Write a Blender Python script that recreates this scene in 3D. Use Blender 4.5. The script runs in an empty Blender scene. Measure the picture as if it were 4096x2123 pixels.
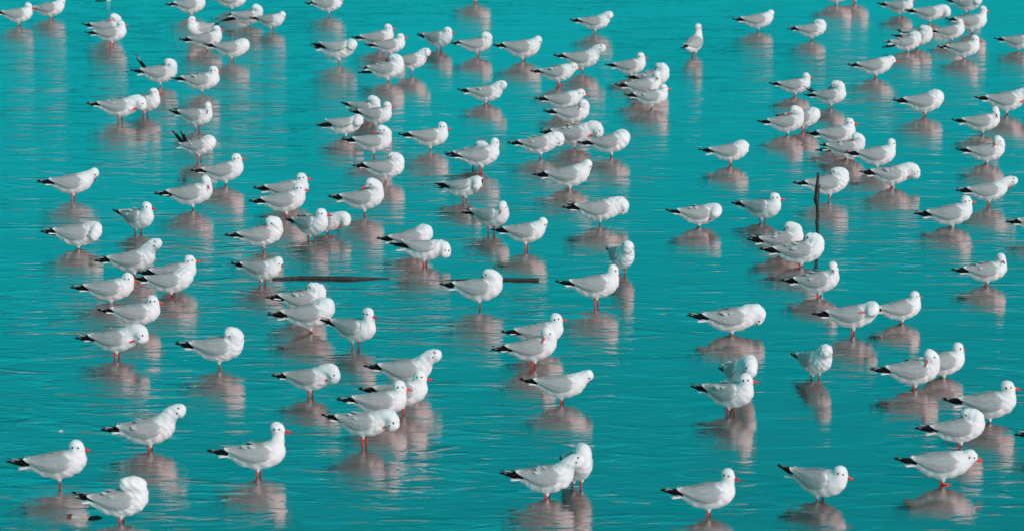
import bpy, math, random
import numpy as np
from mathutils import Vector, Matrix, Quaternion
from mathutils.bvhtree import BVHTree

# ------------------------------------------------------------------ camera, sky, sun, exposure
scene = bpy.context.scene
PITCH = math.radians(14.0)
CAM_H = 4.42
cam_data = bpy.data.cameras.new("camera")
cam = bpy.data.objects.new("camera", cam_data)
scene.collection.objects.link(cam)
cam.location = (0.0, 0.0, CAM_H)
cam.rotation_euler = (math.radians(90) - PITCH, 0.0, 0.0)
cam_data.sensor_width = 36.0
cam_data.lens = 36.0 * 12401.0 / 4096.0
cam_data.clip_end = 2000.0
cam_data.dof.use_dof = True
cam_data.dof.focus_distance = 18.0
cam_data.dof.aperture_fstop = 5.0
scene.camera = cam

SUN_AZ = math.radians(138)      # measured from +Y towards +X
SUN_EL = math.radians(36)
world = bpy.data.worlds.new("World"); scene.world = world
world.use_nodes = True
wn = world.node_tree; wn.nodes.clear()
wo = wn.nodes.new("ShaderNodeOutputWorld"); wb = wn.nodes.new("ShaderNodeBackground")
sky = wn.nodes.new("ShaderNodeTexSky"); sky.sky_type = 'NISHITA'; sky.sun_disc = False
sky.sun_elevation = SUN_EL; sky.sun_rotation = SUN_AZ
sky.air_density = 1.0; sky.dust_density = 3.0; sky.ozone_density = 1.0
tint = wn.nodes.new("ShaderNodeMix"); tint.data_type = 'RGBA'; tint.blend_type = 'MULTIPLY'
tint.inputs[0].default_value = 1.0
tint.inputs[7].default_value = (0.01, 1.40, 1.60, 1)       # the photograph's teal grade of the sky light
bw = wn.nodes.new("ShaderNodeRGBToBW"); pw = wn.nodes.new("ShaderNodeMath"); pw.operation = 'POWER'; pw.inputs[1].default_value = 0.9
wn.links.new(sky.outputs[0], bw.inputs[0]); wn.links.new(bw.outputs[0], pw.inputs[0])
wn.links.new(pw.outputs[0], tint.inputs[6]); wn.links.new(tint.outputs[2], wb.inputs[0])
wb.inputs[1].default_value = 0.15
wn.links.new(wb.outputs[0], wo.inputs[0])

sun_data = bpy.data.lights.new("sun", 'SUN'); sun = bpy.data.objects.new("sun", sun_data)
scene.collection.objects.link(sun)
sun_data.energy = 3.2; sun_data.angle = math.radians(26); sun_data.color = (1.0, 0.36, 0.32)
sd = Vector((math.sin(SUN_AZ) * math.cos(SUN_EL), math.cos(SUN_AZ) * math.cos(SUN_EL), math.sin(SUN_EL)))
sun.rotation_euler = sd.to_track_quat('Z', 'Y').to_euler()
scene.view_settings.view_transform = 'Standard'; scene.view_settings.look = 'None'
scene.view_settings.exposure = 0.0; scene.view_settings.gamma = 1.0
scene.view_settings.use_curve_mapping = False

C = scene.collection
rng = random.Random(11)

# ------------------------------------------------------------------ helpers
class NT:
    def __init__(s, name):
        s.m = bpy.data.materials.new(name); s.m.use_nodes = True
        s.t = s.m.node_tree; s.t.nodes.clear()
        s.out = s.t.nodes.new("ShaderNodeOutputMaterial")
    def n(s, kind, **kw):
        nd = s.t.nodes.new(kind)
        for k, v in kw.items():
            if k.startswith("i_"):
                key = k[2:]; key = int(key) if key.isdigit() else key
                nd.inputs[key].default_value = v
            else: setattr(nd, k, v)
        return nd
    def l(s, a, b): s.t.links.new(a, b)
    def mix(s, fac, a, b):
        nd = s.n("ShaderNodeMix", data_type='RGBA')
        for sock, v in ((nd.inputs[0], fac), (nd.inputs[6], a), (nd.inputs[7], b)):
            if hasattr(v, "links"): s.l(v, sock)
            else: sock.default_value = v
        return nd.outputs[2]
    def math(s, op, a, b=None):
        nd = s.n("ShaderNodeMath", operation=op)
        for sock, v in zip(nd.inputs, (a, b)):
            if v is None: continue
            if hasattr(v, "links"): s.l(v, sock)
            else: sock.default_value = v
        return nd.outputs[0]
    def ramp(s, fac, stops):
        nd = s.n("ShaderNodeValToRGB"); el = nd.color_ramp.elements
        while len(el) < len(stops): el.new(0.5)
        for e, (p, c) in zip(el, stops): e.position = p; e.color = c
        s.l(fac, nd.inputs[0]); return nd.outputs[0]

def mesh_from(name, verts, faces, mat, smooth=True):
    me = bpy.data.meshes.new(name)
    me.from_pydata([tuple(v) for v in verts], [], [tuple(f) for f in faces])
    me.materials.append(mat)
    if smooth: me.polygons.foreach_set("use_smooth", [True] * len(me.polygons))
    me.update(); return me

def link(name, me, parent=None, mat4=None):
    o = bpy.data.objects.new(name, me); C.objects.link(o)
    if parent is not None: o.parent = parent
    if mat4 is not None: o.matrix_basis = mat4
    return o

def set_attr(me, name, vals):
    a = me.attributes.new(name, 'FLOAT', 'POINT'); a.data.foreach_set("value", np.asarray(vals, dtype=np.float32))

def tag(o, label, cat, group=None):
    o["label"] = label; o["category"] = cat
    if group: o["group"] = group

# ------------------------------------------------------------------ materials
def mat_water():
    b = NT("water_surface")
    geo = b.n("ShaderNodeNewGeometry")
    def noise(sx, sy, scale, detail, rough, dist=0.0, rot=0.0, off=(0, 0, 0)):
        mp = b.n("ShaderNodeMapping"); mp.inputs["Scale"].default_value = (sx, sy, 1)
        mp.inputs["Rotation"].default_value = (0, 0, rot); mp.inputs["Location"].default_value = off
        b.l(geo.outputs["Position"], mp.inputs[0])
        nz = b.n("ShaderNodeTexNoise", i_Scale=scale, i_Detail=detail, i_Roughness=rough, i_Distortion=dist)
        b.l(mp.outputs[0], nz.inputs["Vector"]); return nz.outputs["Fac"]
    patch = noise(1, .55, .42, 2, .5, .4)                       # calm and ruffled patches
    sep = b.n("ShaderNodeSeparateXYZ"); b.l(geo.outputs["Position"], sep.inputs[0])
    lee = b.n("ShaderNodeMapRange"); lee.inputs[1].default_value = .5; lee.inputs[2].default_value = -4.0; lee.inputs[3].default_value = -.03; lee.inputs[4].default_value = .14
    b.l(sep.outputs[0], lee.inputs[0])                         # the breeze ruffles one side of the shallows more
    patch = b.math('ADD', patch, lee.outputs[0])
    patch = b.ramp(patch, [(.40, (0.30,) * 3 + (1,)), (.64, (1,) * 3 + (1,))])
    swell = noise(.55, 1, 2.6, 2, .45, .3, .12)                 # slow undulation
    rip = noise(.42, 1, 12.0, 4, .6, .9, -.05, (3, 1, 0))       # hand-wide ripples
    fine = noise(.5, 1, 55.0, 3, .6, .3, .05, (0, 7, 0))       # fine wrinkling
    crest = noise(.28, 1, 6.5, 2, .5, 1.2, .09, (9, 4, 0))      # long thin wave crests
    crest = b.ramp(crest, [(.50, (0, 0, 0, 1)), (.64, (1, 1, 1, 1))])
    mpw = b.n("ShaderNodeMapping"); mpw.inputs["Scale"].default_value = (.35, 1, 1); mpw.inputs["Rotation"].default_value = (0, 0, .07)
    b.l(geo.outputs["Position"], mpw.inputs[0])
    saw = b.n("ShaderNodeTexWave", i_Scale=2.1, i_Distortion=7.0, i_Detail=3.0); saw.inputs["Detail Scale"].default_value = 1.6
    saw.bands_direction = 'Y'; saw.wave_profile = 'SAW'        # wavelets with their steep face to the near shore
    b.l(mpw.outputs[0], saw.inputs["Vector"])
    crest = b.math('MULTIPLY', crest, saw.outputs["Fac"])
    h = b.math('MULTIPLY', swell, 0.005)
    h = b.math('ADD', h, b.math('MULTIPLY', b.math('MULTIPLY', rip, patch), 0.0044))
    h = b.math('ADD', h, b.math('MULTIPLY', fine, 0.00045))
    h = b.math('ADD', h, b.math('MULTIPLY', b.math('MULTIPLY', crest, patch), -0.0055))
    bump = b.n("ShaderNodeBump", i_Strength=1.0, i_Distance=1.0)
    b.l(h, bump.inputs["Height"])
    body = b.n("ShaderNodeBsdfDiffuse"); body.inputs["Color"].default_value = (0.010, 0.012, 0.012, 1)
    gl = b.n("ShaderNodeBsdfGlossy", i_Roughness=0.065); gl.inputs["Color"].default_value = (1, .81, .78, 1)
    fr = b.n("ShaderNodeFresnel", i_IOR=1.33)
    b.l(bump.outputs[0], gl.inputs["Normal"]); b.l(bump.outputs[0], fr.inputs["Normal"])
    mx = b.n("ShaderNodeMixShader"); b.l(b.math('ADD', b.math('MULTIPLY', fr.outputs[0], 0.6), 0.45), mx.inputs[0])
    b.l(body.outputs[0], mx.inputs[1]); b.l(gl.outputs[0], mx.inputs[2])
    b.l(mx.outputs[0], b.out.inputs["Surface"]); return b.m

def mat_plumage():
    b = NT("white_plumage")
    tc = b.n("ShaderNodeTexCoord"); at = b.n("ShaderNodeAttribute", attribute_name="mantle")
    nz = b.n("ShaderNodeTexNoise", i_Scale=38.0, i_Detail=3.0); b.l(tc.outputs["Object"], nz.inputs["Vector"])
    white = b.mix(nz.outputs["Fac"], (0.72, 0.58, 0.555, 1), (0.80, 0.66, 0.635, 1))
    grey = b.mix(nz.outputs["Fac"], (0.28, 0.24, 0.23, 1), (0.45, 0.385, 0.37, 1))
    col = b.mix(at.outputs["Fac"], white, grey)
    mp = b.n("ShaderNodeMapping"); mp.inputs["Scale"].default_value = (60, 170, 170)
    b.l(tc.outputs["Object"], mp.inputs[0])
    n2 = b.n("ShaderNodeTexNoise", i_Scale=1.0, i_Detail=3.0, i_Distortion=.5); b.l(mp.outputs[0], n2.inputs["Vector"])
    bp = b.n("ShaderNodeBump", i_Strength=.35, i_Distance=.0025); b.l(n2.outputs["Fac"], bp.inputs["Height"])
    p = b.n("ShaderNodeBsdfPrincipled", i_Roughness=.85)
    p.inputs["Specular IOR Level"].default_value = .15; p.inputs["Sheen Weight"].default_value = .12
    b.l(col, p.inputs["Base Color"]); b.l(bp.outputs[0], p.inputs["Normal"])
    b.l(p.outputs[0], b.out.inputs["Surface"]); return b.m

def mat_wing():
    b = NT("grey_wing_plumage")
    tc = b.n("ShaderNodeTexCoord"); at = b.n("ShaderNodeAttribute", attribute_name="pale")
    mp = b.n("ShaderNodeMapping"); mp.inputs["Scale"].default_value = (14, 60, 70); mp.inputs["Rotation"].default_value = (0, .25, 0)
    b.l(tc.outputs["Object"], mp.inputs[0])
    nz = b.n("ShaderNodeTexNoise", i_Scale=1.0, i_Detail=4.0, i_Distortion=.6); b.l(mp.outputs[0], nz.inputs["Vector"])
    grey = b.mix(nz.outputs["Fac"], (0.28, 0.24, 0.23, 1), (0.45, 0.385, 0.37, 1))
    col = b.mix(at.outputs["Fac"], grey, (0.80, 0.66, 0.635, 1))
    wv = b.n("ShaderNodeTexWave", i_Scale=26.0, i_Distortion=5.0, i_Detail=2.0); wv.bands_direction = 'Z'
    b.l(mp.outputs[0], wv.inputs["Vector"]); wv.inputs["Scale"].default_value = .55
    hh = b.math('ADD', b.math('MULTIPLY', wv.outputs["Fac"], .5), nz.outputs["Fac"])
    bp = b.n("ShaderNodeBump", i_Strength=.45, i_Distance=.003); b.l(hh, bp.inputs["Height"])
    p = b.n("ShaderNodeBsdfPrincipled", i_Roughness=.8); p.inputs["Specular IOR Level"].default_value = .2
    b.l(col, p.inputs["Base Color"]); b.l(bp.outputs[0], p.inputs["Normal"])
    b.l(p.outputs[0], b.out.inputs["Surface"]); return b.m

def mat_attr2(name, attr, c0, c1, rough, spec=.3, noise=0.0):
    b = NT(name)
    at = b.n("ShaderNodeAttribute", attribute_name=attr)
    col = b.mix(at.outputs["Fac"], c0, c1)
    if noise:
        tc = b.n("ShaderNodeTexCoord"); nz = b.n("ShaderNodeTexNoise", i_Scale=noise, i_Detail=3.0)
        b.l(tc.outputs["Object"], nz.inputs["Vector"])
        col = b.mix(b.math('MULTIPLY', nz.outputs["Fac"], .5), col, tuple(x * .5 for x in c0[:3]) + (1,))
    p = b.n("ShaderNodeBsdfPrincipled", i_Roughness=rough); p.inputs["Specular IOR Level"].default_value = spec
    b.l(col, p.inputs["Base Color"]); b.l(p.outputs[0], b.out.inputs["Surface"]); return b.m

def mat_bark():
    b = NT("wet_bark")
    tc = b.n("ShaderNodeTexCoord"); mp = b.n("ShaderNodeMapping"); mp.inputs["Scale"].default_value = (90, 90, 22)
    b.l(tc.outputs["Object"], mp.inputs[0])
    nz = b.n("ShaderNodeTexNoise", i_Scale=1.0, i_Detail=5.0, i_Distortion=.4); b.l(mp.outputs[0], nz.inputs["Vector"])
    col = b.ramp(nz.outputs["Fac"], [(.32, (.006, .002, .002, 1)), (.55, (.030, .010, .006, 1)), (.75, (.10, .036, .024, 1))])
    bp = b.n("ShaderNodeBump", i_Strength=.9, i_Distance=.004); b.l(nz.outputs["Fac"], bp.inputs["Height"])
    p = b.n("ShaderNodeBsdfPrincipled", i_Roughness=.55)
    b.l(col, p.inputs["Base Color"]); b.l(bp.outputs[0], p.inputs["Normal"])
    b.l(p.outputs[0], b.out.inputs["Surface"]); return b.m

M_WATER = mat_water(); M_WHITE = mat_plumage(); M_WING = mat_wing(); M_BARK = mat_bark()
M_PRIM = mat_attr2("black_flight_feathers", "spot", (.004, .004, .005, 1), (.75, .70, .67, 1), .7, .12)
M_BILL = mat_attr2("red_bill", "tip", (.72, .016, .016, 1), (.03, .006, .008, 1), .4, .4)
M_LEG = mat_attr2("red_leg", "tip", (.88, .030, .014, 1), (.20, .008, .006, 1), .5, .4, 120.0)
M_EYE = mat_attr2("dark_eye", "tip", (.006, .006, .008, 1), (.006, .006, .008, 1), .2, .5)
M_EAR = mat_attr2("dark_ear_plumage", "tip", (.02, .021, .025, 1), (.02, .021, .025, 1), .9, .1)
M_LEAF = mat_attr2("wet_dead_leaf", "tip", (.02, .012, .008, 1), (.3, .06, .02, 1), .6, .4, 60.0)

# ------------------------------------------------------------------ the setting: one sheet of water to the horizon
n = 24
wv, wf = [], []
for j in range(n + 1):
    for i in range(n + 1):
        wv.append((-400 + 800 * i / n, -100 + 800 * j / n, 0.0))
for j in range(n):
    for i in range(n):
        a = j * (n + 1) + i; wf.append((a, a + 1, a + n + 2, a + n + 1))
water = link("water", mesh_from("water", wv, wf, M_WATER)); water["kind"] = "structure"

# ------------------------------------------------------------------ gull geometry (body frame: x forward, y to its left, z up)
CH = np.array([(-.152, .010, .006), (-.12, .004, .018), (-.08, -.001, .035), (-.04, -.004, .050), (0, -.006, .060),
               (.04, -.003, .0635), (.075, .005, .056), (.098, .013, .042)])
HEAD_R = .0275

def seg(P, a, b, ra, rb, ys=1.0):
    a = np.asarray(a, float); b = np.asarray(b, float); ab = b - a
    t = np.clip(((P - a) @ ab) / max(ab @ ab, 1e-9), 0, 1)
    d = P - (a + t[..., None] * ab)
    if ys != 1.0: d = d * np.array([1, ys, 1])
    return np.sqrt((d * d).sum(-1)) - (ra + (rb - ra) * t)

def smin(a, b, k):
    h = np.clip(.5 + .5 * (b - a) / k, 0, 1)
    return b + (a - b) * h - k * h * (1 - h)

def surface_nets(F, org, h):
    S = F < 0
    nx, ny, nz = F.shape
    acc = np.zeros((nx - 1, ny - 1, nz - 1, 3)); cnt = np.zeros((nx - 1, ny - 1, nz - 1))
    cor = [(i, j, k) for i in (0, 1) for j in (0, 1) for k in (0, 1)]
    sl = lambda c: (slice(c[0], nx - 1 + c[0]), slice(c[1], ny - 1 + c[1]), slice(c[2], nz - 1 + c[2]))
    for c in cor:
        for ax in range(3):
            if c[ax]: continue
            e = list(c); e[ax] = 1
            fa, fb = F[sl(c)], F[sl(e)]
            m = (fa < 0) != (fb < 0)
            t = np.where(m, fa / np.where(m, fa - fb, 1), 0)
            p = np.zeros(fa.shape + (3,)); p[..., 0] = c[0]; p[..., 1] = c[1]; p[..., 2] = c[2]
            p[..., ax] += t
            acc += p * m[..., None]; cnt += m
    act = cnt > 0
    idx = -np.ones(act.shape, int); idx[act] = np.arange(act.sum())
    base = np.stack(np.nonzero(act), -1)
    V = org + h * (base + acc[act] / cnt[act][:, None])
    Q = []
    for ax in range(3):
        o1, o2 = [a for a in range(3) if a != ax]
        a0 = [slice(None)] * 3; a1 = [slice(None)] * 3
        a0[ax] = slice(0, -1); a1[ax] = slice(1, None)
        for o in (o1, o2):
            a0[o] = slice(1, -1); a1[o] = slice(1, -1)
        s0, s1 = S[tuple(a0)], S[tuple(a1)]
        i, j, k = np.nonzero(s0 != s1)
        pos = np.stack((i, j, k), -1); pos[:, o1] += 1; pos[:, o2] += 1
        flip = s0[i, j, k]
        def g(d1, d2):
            q = pos.copy(); q[:, o1] += d1; q[:, o2] += d2
            return idx[q[:, 0], q[:, 1], q[:, 2]]
        quad = np.stack((g(-1, -1), g(0, -1), g(0, 0), g(-1, 0)), -1)
        if ax == 1: flip = ~flip
        quad[~flip] = quad[~flip][:, ::-1]
        Q.append(quad)
    return V, np.concatenate(Q)

# pose: head centre, neck control point, bill direction, crown direction, neck radius
POSES = {
 'N':   ((.094, 0, .076), (.108, 0, .030), (1, 0, -.16), (0, 0, 1), .029),
 'Na':  ((.094, .004, .078), (.108, 0, .030), (.85, .5, -.12), (0, 0, 1), .029),
 'Nh':  ((.106, 0, .060), (.110, 0, .025), (1, -.15, -.28), (0, 0, 1), .032),
 'Nt':  ((.096, 0, .124), (.112, 0, .050), (1, -.25, -.18), (0, 0, 1), .0235),
 'Nt2': ((.096, 0, .100), (.112, 0, .045), (1, -.45, -.2), (0, 0, 1), .025),
 'F':   ((.098, -.008, .078), (.110, 0, .030), (.12, -1, -.22), (0, 0, 1), .028),
 'F34': ((.100, -.010, .076), (.112, 0, .032), (.25, -.85, -.55), (0, 0, 1), .028),
 'L':   ((.056, -.014, .090), (.134, -.004, .070), (-.85, -.48, -.30), (.05, -.1, 1), .029),
 'Lw':  ((.040, .0, .090), (.128, 0, .092), (-.85, .1, -.5), (-.3, -.1, 1), .029),
 'L34': ((.080, -.014, .084), (.126, -.004, .050), (-.50, -.75, -.42), (0, 0, 1), .031),
 'B':   ((.068, -.014, .080), (.134, -.006, .062), (-.72, -.45, -.50), (-.2, -.35, .9), .031),
 'B2':  ((.030, -.012, .076), (.136, 0, .085), (.35, -.35, -.85), (-.7, -.5, .2), .033),
 'Bh':  ((.050, .014, .072), (.136, 0, .066), (-.7, .35, -.65), (-.4, .2, .8), .032),
 'T':   ((.056, .030, .030), (.142, .004, .040), (-.8, .4, -.5), (0, .4, .8), .038),
 'Th':  ((.055, .012, .060), (.138, 0, .056), (-.75, .45, -.5), (-.2, .4, .8), .034),
 'A':   ((.122, .006, .056), (.112, 0, .036), (.35, .8, -.62), (.6, .1, .7), .029),
 'A2':  ((.106, .008, .076), (.112, 0, .036), (.62, .72, -.35), (.1, 0, 1), .027),
 'A3':  ((.146, .006, .050), (.116, 0, .042), (.20, .55, -.85), (.9, .1, .35), .028),
 'P':   ((.142, -.012, .058), (.126, -.002, .074), (-.42, -.30, -.85), (.85, -.35, -.2), .031),
 'Pu':  ((.160, -.010, .082), (.124, 0, .086), (-.45, -.28, -.85), (.85, -.40, -.2), .029),
 'Pf':  ((.172, -.010, .058), (.136, 0, .070), (-.5, -.32, -.8), (.85, -.35, -.3), .029),
 'D':   ((.166, -.022, .002), (.162, -.004, .078), (-.88, -.22, -.36), (.40, -.45, -.80), .033),
 'D2':  ((.142, .004, -.008), (.158, .002, .064), (-.6, .35, -.72), (.7, .2, -.6), .036),
 'D3':  ((.108, -.046, .000), (.146, -.014, .060), (-.45, .25, -.85), (.2, -.9, -.2), .035),
 'W':   ((.112, -.044, .024), (.142, -.014, .056), (-.93, -.20, .05), (.2, -.8, .5), .034),
 'W2':  ((.146, -.038, -.018), (.156, -.010, .052), (-.85, -.12, .42), (-.2, -.8, -.5), .031),
 'W3':  ((.104, -.050, .004), (.144, -.014, .058), (-.62, -.15, -.72), (.1, -.95, .2), .034),
 'K':   ((.136, 0, .036), (.120, 0, .022), (1, 0, -.24), (0, 0, 1), .030),
 'S':   ((.160, -.020, -.002), (.160, -.004, .072), (-.60, -.25, -.72), (.6, -.5, -.6), .033),
}

def build_body(pose, r, yaw=0.0):
    Hc, Mc, di, up, nr = POSES[pose]
    j = lambda a: r.uniform(-a, a)
    Hc = np.array(Hc) + (.004 + j(.005), j(.003), .009 + j(.005)); Mc = np.array(Mc) + (.003 + j(.003), 0, .007 + j(.003)); nr *= 1.08
    if pose[0] in 'WD': Hc[1] -= .005
    f = Vector(di).normalized()
    q = Quaternion((0, 0, 1), math.radians(j(9))) @ Quaternion((0, 1, 0), math.radians(j(6)))
    f = (q @ f).normalized()
    if pose[0] == 'N' and -80 < yaw < -12: f = Quaternion((0, 0, 1), math.radians(-yaw * .7)) @ f     # body turned, head still across
    u = Vector(up); u = (u - f * u.dot(f)).normalized(); s = u.cross(f)
    fn, un = np.array(f), np.array(u)
    h = .0052
    lo = np.array([-.175, -.078, -.092]); hi = np.array([.19, .078, .165])
    lo = np.minimum(lo, Hc - .05); hi = np.maximum(np.minimum(hi, 9), Hc + .05)
    hi[2] = max(.085, Hc[2] + .045, Mc[2] + .05); hi[0] = max(.15, Hc[0] + .05, .5 * Mc[0] + .09)
    ax = [np.arange(lo[k], hi[k], h) for k in range(3)]
    P = np.stack(np.meshgrid(*ax, indexing='ij'), -1)
    D = None
    for a, b_ in zip(CH[:-1], CH[1:]):
        d = seg(P, (a[0], 0, a[1]), (b_[0], 0, b_[1]), a[2], b_[2], 1.07)
        D = d if D is None else np.minimum(D, d)
    bodyD = D
    P0 = np.array((.068, 0, .016)); N_ = None; pts = []
    for t in np.linspace(0, 1, 7):
        pts.append(((1 - t) ** 2 * P0 + 2 * t * (1 - t) * Mc + t * t * Hc, (1 - t) ** 1.5 * .046 + (1 - (1 - t) ** 1.5) * (nr if t < .9 else (nr + HEAD_R) / 2)))
    for (a, ra), (b_, rb) in zip(pts[:-1], pts[1:]):
        d = seg(P, a, b_, ra, rb); N_ = d if N_ is None else smin(N_, d, .006)
    D = smin(D, N_, .022)
    cr = seg(P, Hc - fn * .006 + un * .001, Hc + fn * .006 + un * .001, HEAD_R, HEAD_R - .0005)
    fa = seg(P, Hc + fn * .008 - un * .002, Hc + fn * .0335 - un * .0075, .0210, .0092)
    D = smin(D, smin(cr, fa, .008), .008)
    for sy in (-1, 1):                                   # feathered thighs and flank tufts
        D = smin(D, seg(P, (.006, sy * .022, -.036), (.012, sy * .020, -.076), .022, .0075), .012)
    D = smin(D, seg(P, (-.010, 0, -.030), (-.055, 0, -.025), .037, .031), .016); D = smin(D, seg(P, (-.055, 0, -.025), (-.145, 0, .002), .030, .006), .012)   # under-tail coverts
    amp = .0016 if pose[0] in 'BTDWP' else .0009
    for _ in range(4):
        kx, ky, kz = r.uniform(-190, 190), r.uniform(-190, 190), r.uniform(-190, 190)
        D = D + amp * .6 * np.sin(P[..., 0] * kx + P[..., 1] * ky + P[..., 2] * kz + r.uniform(0, 6.28))
    V, Q = surface_nets(D, lo, h)
    # mantle: grey plumage on the back between the wings
    zc = np.interp(V[:, 0], CH[:, 0], CH[:, 1]); rr = np.interp(V[:, 0], CH[:, 0], CH[:, 2])
    cosang = (V[:, 2] - zc) / np.maximum(np.hypot(V[:, 1], V[:, 2] - zc), 1e-6)
    rad = np.hypot(V[:, 1], V[:, 2] - zc) / rr
    st = lambda x, a, b_: np.clip((x - a) / (b_ - a), 0, 1)
    mantle = st(cosang, .0, .35) * st(V[:, 0], .070, .025) * st(V[:, 0], -.13, -.10) * st(rad, 1.5, 1.15)
    me = mesh_from("body", V, Q, M_WHITE); set_attr(me, "mantle", mantle)
    frame = (Vector(Hc), f, u, s)
    return me, frame, BVHTree.FromPolygons([tuple(v) for v in V], [tuple(q_) for q_ in Q])

def basis(o, x, y, z):
    return Matrix(((x[0], y[0], z[0], o[0]), (x[1], y[1], z[1], o[1]), (x[2], y[2], z[2], o[2]), (0, 0, 0, 1)))

def wing_mesh(side, ph=0.0):
    NU, NV = 30, 24
    us = [i / (NU - 1) for i in range(NU)]
    k = [0, .05, .12, .22, .5, .72, .88, .96, 1]
    a0 = np.interp(us, k, [56, 34, 20, 9, 3, 2, 2, 6, 16]); a1 = np.interp(us, k, [66, 84, 93, 101, 113, 108, 97, 86, 66])
    xs = np.interp(us, [0, 1], [.078, -.130])
    V = []; pale = []
    for layer in (0, 1):
        for i, u in enumerate(us):
            x = xs[i]
            rr = max(float(np.interp(x, CH[:, 0], CH[:, 2])), .020 + .012 * (1 - u)); zc = float(np.interp(x, CH[:, 0], CH[:, 1]))
            zc = zc + max(0, u - .7) * .030
            for jv in range(NV):
                v = jv / (NV - 1)
                edge = math.sin(math.pi * min(1, max(0, v * .94 + .03))) ** .6 * min(1, u * 9 + .25)
                ang = math.radians(a0[i] + (a1[i] - a0[i]) * v)
                scal = .0022 * math.sin(u * 58 + v * 5 + ph) * max(0, v - .55) * (1 if .25 < u < .95 else 0)
                rowp = v * 3.1 + u * .9 + .10 * math.sin(u * 31 + ph) + .05 * math.sin(u * 83 + 2 * ph) + .17 * ph
                scal += .0034 * ((rowp % 1.0) - .5) * min(1, 4 * (1 - v)) * min(1, max(0, u * 5 - .8))
                off = (.0015 + .0075 * edge + scal) if layer == 0 else -.004
                if u > .8 and layer == 1: off = -.0035 - .002 * edge
                xx = x - .018 * math.sin(math.pi * v) * u * u + (.010 * (v - .35) if u < .2 else 0)
                V.append((xx, side * math.sin(ang) * (rr + off), zc + math.cos(ang) * (rr + off)))
                pale.append(max(max(0, min(1, (u - .91) / .08)) * .7, max(0, min(1, (.20 + .05 * math.sin(v * 9) - .10 * v - u) / .16))) if layer == 0 else 0)
    F = []; L = NU * NV
    for i in range(NU - 1):
        for jv in range(NV - 1):
            a = i * NV + jv; q = (a, a + 1, a + NV + 1, a + NV)
            F.append(q[::-1] if side > 0 else q)
            q2 = tuple(L + t for t in q); F.append(q2 if side > 0 else q2[::-1])
    loop = [i * NV for i in range(NU)] + [(NU - 1) * NV + jv for jv in range(1, NV)] + [i * NV + NV - 1 for i in range(NU - 2, -1, -1)] + [jv for jv in range(NV - 2, 0, -1)]
    for a, b_ in zip(loop, loop[1:] + loop[:1]):
        q = (a, b_, b_ + L, a + L); F.append(q if side > 0 else q[::-1])
    me = mesh_from("wing", V, F, M_WING); set_attr(me, "pale", pale); return me

def primaries_mesh(side, tips, length=1.0):
    # origin of this mesh is the wrist of the folded wing tip
    V, F, sp = [], [], []
    for q, (tx, tz, wd, spot) in enumerate(tips):
        NS = 9; b0 = len(V)
        for i in range(NS):
            t = i / (NS - 1)
            x = -tx * length * t; wv_ = wd * (1 - t ** 2.6) + .0006
            zc = tz * t + .004 * math.sin(t * 2.2) - .0022 * q
            yc = side * (.016 - .014 * t - .0022 * q)
            for dy, dz in ((0, 1), (.0018, 0), (0, -1), (-.0018, 0)):
                V.append((x, yc + dy * (1 - t * .6) + side * .0035 * (-dz), zc + dz * wv_)); sp.append(1.0 if spot and spot[0] <= t <= spot[1] and dz <= 0 else 0.0)
        for i in range(NS - 1):
            for j in range(4):
                a = b0 + i * 4 + j; c = b0 + i * 4 + (j + 1) % 4
                F.append((a, c, c + 4, a + 4))
        F.append((b0 + 3, b0 + 2, b0 + 1, b0)); e = b0 + (NS - 1) * 4; F.append((e, e + 1, e + 2, e + 3))
    me = mesh_from("primary_feathers", V, F, M_PRIM); set_attr(me, "spot", sp); return me

def tail_mesh():
    V, F = [], []; NS, NW = 5, 7
    for layer in (1, -1):
        for i in range(NS):
            t = i / (NS - 1)
            for j in range(NW):
                w = j / (NW - 1) * 2 - 1
                V.append((-.112 - .064 * t * (1 - .10 * w * w), w * (.014 + .013 * t), .002 - .002 * t - .005 * w * w + layer * .002 * (1 - .7 * t)))
    L = NS * NW
    for i in range(NS - 1):
        for j in range(NW - 1):
            a = i * NW + j; F.append((a, a + NW, a + NW + 1, a + 1)); F.append(tuple(L + k for k in (a, a + 1, a + NW + 1, a + NW)))
    loop = [j for j in range(NW)] + [i * NW + NW - 1 for i in range(1, NS)] + [(NS - 1) * NW + j for j in range(NW - 2, -1, -1)] + [i * NW for i in range(NS - 2, 0, -1)]
    for a, b_ in zip(loop, loop[1:] + loop[:1]): F.append((a, b_, b_ + L, a + L))
    me = mesh_from("tail", V, F, M_WHITE); set_attr(me, "mantle", [0.0] * len(V)); return me

def bill_mesh():
    V, F, tp = [], [], []; NS, NR = 9, 8
    for i in range(NS):
        t = i / (NS - 1); x = -.006 + .046 * t
        hh = .0072 * (1 - t ** 2.4) + .0008 + (.0008 if .5 < t < .8 else 0); ww = .0055 * (1 - t) ** .8 + .0008
        zc = -.0045 * t * t
        for k in range(NR):
            a = 2 * math.pi * k / NR
            V.append((x, ww * math.sin(a), zc + hh * math.cos(a))); tp.append(min(1, max(0, (t - .74) / .14)))
    for i in range(NS - 1):
        for k in range(NR):
            a = i * NR + k; c = i * NR + (k + 1) % NR; F.append((a, a + NR, c + NR, c))
    F.append(tuple(range(NR))); F.append(tuple(reversed(range((NS - 1) * NR, NS * NR))))
    me = mesh_from("bill", V, F, M_BILL); set_attr(me, "tip", tp); return me

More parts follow.
